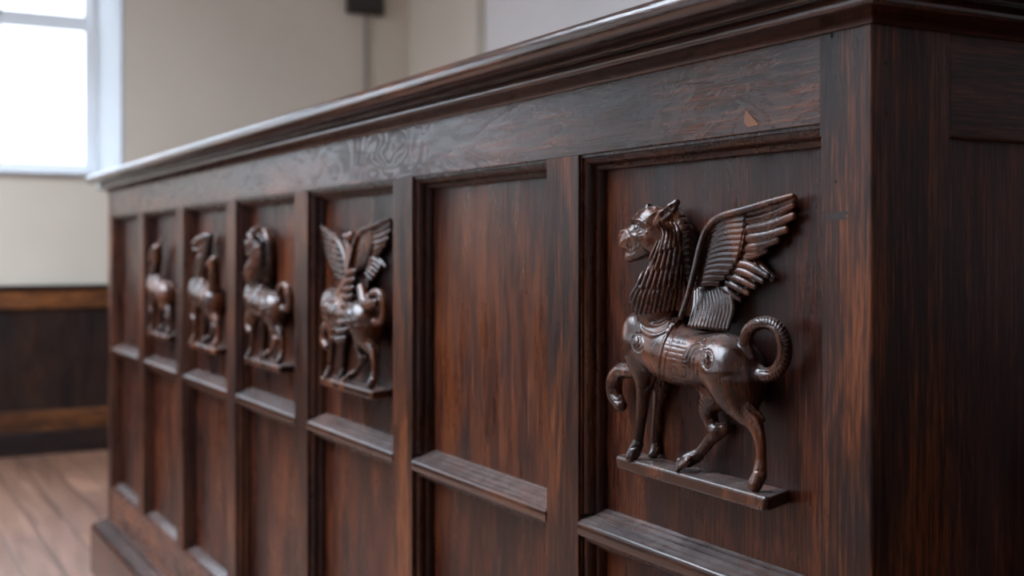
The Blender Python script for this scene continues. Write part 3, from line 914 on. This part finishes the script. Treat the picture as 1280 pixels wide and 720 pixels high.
def lion_head(S, detail=True):
    # neck and mane mass
    S.chain(curve_chain([(832, 288, 20, 24), (840, 318, 20, 25), (838, 345, 21, 28), (828, 366, 22, 34), (822, 374, 22, 34)]), 6)
    S.chain(curve_chain([(842, 268, 12, 11), (856, 292, 12, 13), (861, 330, 12, 13), (861, 362, 12, 13), (858, 386, 14, 12)]), 2)
    # skull, muzzle, jaw
    S.chain([(819, 281, 26, 24)], 4)
    S.chain([(818, 297, 30, 20)], 5)
    S.chain([(806, 276, 26, 16), (799, 276, 26, 11)], 5)
    S.chain([(804, 296, 28, 15), (791, 299, 29, 11.5), (784, 302, 29, 9)], 4)
    S.chain([(795, 288, 29, 8), (784, 292, 30, 6.5), (778, 295, 30, 5)], 3)
    S.chain([(780, 305, 30, 6.5), (788, 307, 30, 7)], 2)
    S.chain([(810, 308, 28, 14), (800, 315, 29, 10), (788, 321, 30, 7)], 3)
    # ears
    S.chain([(810, 266, 14, 7), (811, 259, 12, 5)], 2)
    S.chain([(822, 278, 38, 6), (831, 269, 40, 8.5), (840, 260, 39, 7.5), (846, 253, 37, 4.5)], 2)
    if not detail: return
    S.strokes([[(824, 273, 2.5), (832, 266, 4.6), (841, 258, 2.6)]], cut=True, k=1.0, sink=0.1)
    S.strokes([[(790, 280, 2), (795, 284, 5.5), (801, 287, 5.0), (804, 291, 2)]], cut=True, k=2.0, sink=0.1)
    S.strokes([[(795.5, 284.5, 4.6), (797, 285.5, 4.6)]], k=0.2, sink=0.45)
    S.strokes([[(789, 282, 0.8), (795, 278.5, 1.1), (802, 281, 1.1), (806, 286, 0.8)], [(790, 288, 0.8), (796, 291.5, 1.1), (803, 289.5, 0.8)]], cut=True, k=0.4, sink=0.0)
    S.strokes([[(787, 274, 2.0), (796, 274, 3.0), (806, 279, 3.2), (814, 286, 2.0)], [(786, 285, 1), (790, 293, 1.8), (799, 296, 2.0), (808, 291, 1.4)]], k=1.2, sink=0.4)
    S.strokes([[(776, 313, 1.0), (784, 316, 2.4), (791, 315, 2.4), (795, 310.5, 1.0)]], cut=True, k=0.5, sink=-0.1)
    S.strokes([[(783, 287, 0.9), (787, 297, 1.2), (785, 307, 1.0)]], cut=True, k=0.6, sink=0.1)
    S.strokes([[(774, 296, 1.4), (776, 297, 1.4)]], cut=True, k=0.4, sink=0.4)
    S.strokes([[(774, 291, 2.4), (779, 289, 2.4)]], k=0.8, sink=0.3)
    # forehead curl and far brow
    S.strokes([[(808, 262, 1.6), (818, 260, 2.6), (826, 265, 2.2)], [(812, 270, 1.4), (820, 266, 2.2), (827, 270, 1.8)]], k=0.8, sink=0.3)
    # crest down the back of the neck, cut across
    S.strokes([[(848 + 0.3 * i + (6 if i > 2 else 2 * i), 272 + 8.3 * i, 1.0), (860 + (6 if i > 2 else 2 * i) * 0.6, 271 + 8.3 * i, 1.9), (874, 277 + 8.3 * i, 1.4)] for i in range(14)], cut=True, k=0.5, sink=0.1)
    S.strokes([[(838, 264, 1.4), (846, 285, 1.8), (851, 310, 1.8), (852, 340, 1.8), (852, 372, 1.6), (850, 390, 1.2)]], cut=True, k=1.0, sink=0.2)
    # tiers of mane, lowest first, each standing proud of the one below
    S.G = S.F.copy()
    S.strokes(fan((803, 350), (854, 342), (791, 368), (856, 364), (783, 392), (853, 386), 13, 1.6, 2.8, 2.2, 0.3), k=0.3, sink=-0.1, sub=8)
    S.strokes(fan((813, 322), (852, 314), (806, 338), (853, 336), (797, 360), (851, 358), 9, 1.4, 2.7, 2.7, 0.3), k=0.3, sink=-1.1, sub=8)
    S.strokes(fan((822, 302), (850, 292), (817, 318), (852, 310), (808, 338), (850, 332), 7, 1.2, 2.6, 2.6, 0.3), k=0.3, sink=-1.9, sub=8)
    S.strokes(fan((824, 278), (844, 278), (832, 292), (850, 290), (828, 314), (850, 306), 5, 1.2, 2.3, 2.5), k=0.3, sink=-2.6, sub=8)
    S.G = None


def ledge(S, k=0): S.poly([(0, 0)], 0, 1) if k else None


def wing(S, detail=True):
    lead = [(851, 396, 40, 3.5), (860, 370, 35, 4), (868, 340, 31, 4.5), (876, 308, 27, 5), (885, 285, 24, 5.2), (902, 271, 21, 5.2), (935, 261, 18, 5), (968, 251, 15, 4.5), (991, 244, 13, 3)]
    # core slab
    S.poly([(858, 400), (869, 345), (879, 302), (892, 278), (930, 264), (988, 246), (988, 262), (976, 288), (958, 310), (946, 322), (962, 347), (948, 355), (932, 368), (917, 376), (912, 392), (907, 404)], 0, 10, k=1)
    S.poly([(860, 396), (874, 340), (884, 300), (900, 280), (928, 272), (926, 310), (920, 330), (906, 350), (898, 380), (890, 402)], 0, 18, k=4, rnd=0.004)
    # primaries, broad and shallow
    prim = [((922, 268), (960, 258.5), (993, 247), 6.4), ((922, 278), (962, 270), (991, 256), 6.8), ((922, 289), (960, 283), (991, 270), 7.2), ((921, 300), (955, 296), (982, 287), 7.2),
            ((919, 311), (946, 309), (972, 300), 7.0), ((916, 321), (938, 320), (958, 313), 6.4)]
    for a, m, c, r in prim[::-1]:
        S.chain(curve_chain([(*a, 12, r * 0.95), (*m, 11, r), (*c, 9, r * 0.72)]), 0.35, sq=1.25)
    S.chain([(944, 328, 5, 8), (966, 349, 5, 5.5)], 0.5, sq=1.3)
    sec = [((912, 328), (936, 332), (960, 345), 5.4), ((909, 335), (932, 341), (954, 352), 5.2), ((905, 342), (926, 350), (944, 359), 5.0), ((901, 348), (919, 358), (935, 367), 4.8),
           ((896, 353), (911, 365), (925, 375), 4.8)]
    for i, (a, m, c, r) in enumerate(sec):
        S.chain(curve_chain([(*a, 15, r * 0.95), (*m, 14 , r), (*c, 11, r * 0.75)]), 0.35, sq=1.1)
    # coverts: from the leading edge to the middle line, rising over the primaries
    n = 13
    for i in range(n):
        t = i / (n - 1)
        a = (885 - 17 * t + (8 if i == 0 else 0), 288 + 68 * t); c = (930 - 3 * t - 29 * t * t * t, 268 + 86 * t)
        m = ((a[0] + c[0]) / 2 + 2, (a[1] + c[1]) / 2 - 6 + 4 * t)
        S.chain(curve_chain([(*a, 20 + 7 * t, 4.0), (*m, 18 + 5 * t, 5.0), (*c, 15 + 4 * t, 4.6)]), 0.3, sq=1.5)
    # lowest fan of long narrow feathers, sweeping down on to the back
    n = 12
    for i in range(n):
        t = i / (n - 1)
        a = (903 - 34 * t, 342 + 22 * t); c = (910 - 48 * t, 411 - 4 * t)
        m = (a[0] * 0.4 + c[0] * 0.6 + 9 * (1 - t) + 3 * t, a[1] * 0.45 + c[1] * 0.55)
        S.chain(curve_chain([(*a, 13 + 8 * t, 2.4), (*m, 15 + 12 * t, 3.5), (*c, 21 + 14 * t, 3.0)], 6), 0.3)
    S.chain(curve_chain(lead), 0.8)
    S.strokes([[(931, 266, 0.8), (930, 285, 1.3), (926, 305, 1.3), (923, 325, 1.3), (913, 343, 1.1), (900, 356, 0.8)]], cut=True, k=0.4, sink=0.1)
    # quills
    S.strokes([[(a[0] + 12, a[1] - 1, 0.5), (*m, 0.7), (c[0] - 4, c[1] + 1, 0.4)] for a, m, c, r in prim], cut=True, k=0.2, sink=0.0)


def ledge_mesh(nm, parent, shift, worn=0):
    """shallow carved shelf under the paws, with clipped corners"""
    xl = P_y(770, 571, 0.0)[0] + shift; xr_ = P_y(962, 625, -0.008)[0] + shift - 0.008
    zt = P_y(870, 596.5, -0.006)[2]
    bm = bmesh.new()
    out = [(xl, REC), (xl + 0.001, 0.004), (xl + 0.008, -0.006), (xr_ + 0.004, -0.010), (xr_ + 0.006, -0.004), (xr_ - 0.008, REC)]
    N = []
    for z, e in ((zt - 0.0125, 0.002), (zt - 0.004, 0), (zt, 0.0)):
        N.append([bm.verts.new((x + (e if x < (xl + xr_) / 2 else -e), y, z)) for x, y in out])
    for a in range(2):
        for i in range(len(out)):
            j = (i + 1) % len(out)
            bm.faces.new([N[a][i], N[a][j], N[a + 1][j], N[a + 1][i]])
    bm.faces.new(N[0][::-1]); bm.faces.new(N[-1])
    return link(nm, bm, M_CARVE, parent, bevel=0.0028, seg=3)


X0 = P_y(758, 500, REC)[0] - 0.01
X1 = P_y(1000, 300, REC)[0] + 0.02
Z0c, Z1c = EYE - 0.24, EYE + 0.06
HI, LO = 0.0007, 0.0011

def label_part(o, t): o['label'] = t; return o


# bay 1: winged lion
S = Sculpt(X0 - 0.03, X1, Z0c, Z1c, HI)
body(S); lion_head(S)
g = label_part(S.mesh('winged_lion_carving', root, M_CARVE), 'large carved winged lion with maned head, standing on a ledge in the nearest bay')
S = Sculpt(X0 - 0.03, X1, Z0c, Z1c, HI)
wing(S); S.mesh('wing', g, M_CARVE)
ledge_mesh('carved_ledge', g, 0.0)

# bay 3: two-winged beast with a ball on its neck
sh = -2 * PITCH
S = Sculpt(X0 - 0.03, X1 + 0.02, Z0c, Z1c, LO); body(S)
g = None
S2 = Sculpt(X0 - 0.03 + sh, X1 + 0.02 + sh, Z0c, Z1c, LO)
S2.F = S.F; S = S2
S.chain(curve_chain([(437, 302, 22, 8), (441, 325, 22, 9), (440, 345, 24, 9), (432, 365, 24, 10), (424, 385, 24, 11), (421, 405, 24, 10)]), 3)
S.chain([(434, 296, 24, 6.5), (440, 295, 24, 6)], 1)
for i in range(9):
    t = i / 8
    S.chain([(432 - 16 * t, 338 + 84 * t, 24 + 12 * t, 3.6), (438 - 15 * t, 341 + 84 * t, 32 + 20 * t, 4.8), (445 - 14 * t, 339 + 84 * t, 30 + 20 * t, 3.6)], 0.3)
S.chain(curve_chain([(452, 360, 30, 6), (458, 380, 32, 8), (470, 378, 30, 5)]), 2)
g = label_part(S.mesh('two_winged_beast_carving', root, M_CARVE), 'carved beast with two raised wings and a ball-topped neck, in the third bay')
S = Sculpt(X0 - 0.03, X1 + 0.02, Z0c, Z1c, LO); wing(S)
S.shift = sh; S.mesh('wing', g, M_CARVE)
S = Sculpt(X0 - 0.03 + sh, X1 + 0.02 + sh, Z0c, Z1c, LO)
S.chain(curve_chain([(402, 283, 14, 2), (412, 291, 16, 3.5), (424, 303, 20, 4), (431, 320, 22, 4), (435, 345, 24, 4), (436, 362, 26, 4)]), 1)
for a, c in (((420, 302), (405, 293)), ((424, 310), (407, 302)), ((427, 317), (409, 310)), ((429, 325), (412, 319)), ((431, 333), (415, 327)), ((432, 341), (418, 336)), ((433, 350), (422, 346)), ((434, 357), (427, 356))):
    S.chain([(*a, 18, 3.4), (*c, 12, 2.6)], 0.8)
S.poly([(403, 285), (424, 303), (434, 350), (424, 350), (410, 318)], 0, 11)
S.mesh('wing', g, M_CARVE)
ledge_mesh('carved_ledge', g, sh)

# bay 4: wingless lion
sh = -3 * PITCH
S = Sculpt(X0 - 0.03, X1, Z0c, Z1c, LO); body(S); lion_head(S)
S.shift = sh
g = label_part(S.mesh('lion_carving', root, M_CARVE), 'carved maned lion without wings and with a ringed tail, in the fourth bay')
ledge_mesh('carved_ledge', g, sh)

# bay 5: beast with a second head
sh = -4 * PITCH
S = Sculpt(X0 - 0.03, X1, Z0c, Z1c, LO); body(S, tail=False)
S2 = Sculpt(X0 - 0.03 + sh, X1 + sh, Z0c, Z1c, LO); S2.F = S.F; S = S2
S.chain(curve_chain([(262, 296, 22, 5), (258, 318, 20, 7), (254, 340, 20, 8), (252, 360, 22, 10)]), 3)
S.chain([(258, 296, 26, 5.5), (250, 299, 28, 5), (243, 305, 30, 4)], 2)
S.chain([(243, 312, 26, 3), (252, 312, 24, 4)], 1)
S.chain(curve_chain([(250, 322, 26, 4.5), (246, 334, 26, 4.5), (244, 344, 26, 4)]), 2)
S.chain(curve_chain([(268, 360, 26, 8), (268, 342, 28, 7), (268, 330, 30, 6)]), 3)
S.chain([(268, 325, 32, 5.5), (262, 331, 34, 4)], 2)
S.chain([(272, 306, 10, 3), (273, 296, 10, 2)], 1)
g = label_part(S.mesh('two_headed_beast_carving', root, M_CARVE), 'carved beast with an upturned head and a second lower head, in the fifth bay')
ledge_mesh('carved_ledge', g, sh)

# bay 6: slim upright beast
sh = -5 * PITCH
S = Sculpt(X0 - 0.03, X1, Z0c, Z1c, LO); body(S, tail=False)
S2 = Sculpt(X0 - 0.03 + sh, X1 + sh, Z0c, Z1c, LO); S2.F = S.F; S = S2
S.chain(curve_chain([(197, 312, 22, 6), (196, 328, 22, 6.5), (193, 345, 22, 7), (194, 358, 22, 8)]), 3)
S.chain([(196, 311, 26, 6), (191, 317, 28, 4.5), (189, 324, 28, 4)], 2)
S.chain([(200, 306, 20, 3), (201, 300, 18, 1.5)], 1)
g = label_part(S.mesh('slim_beast_carving', root, M_CARVE), 'small looking carved beast with a narrow neck and head, in the sixth bay')
ledge_mesh('carved_ledge', g, sh)
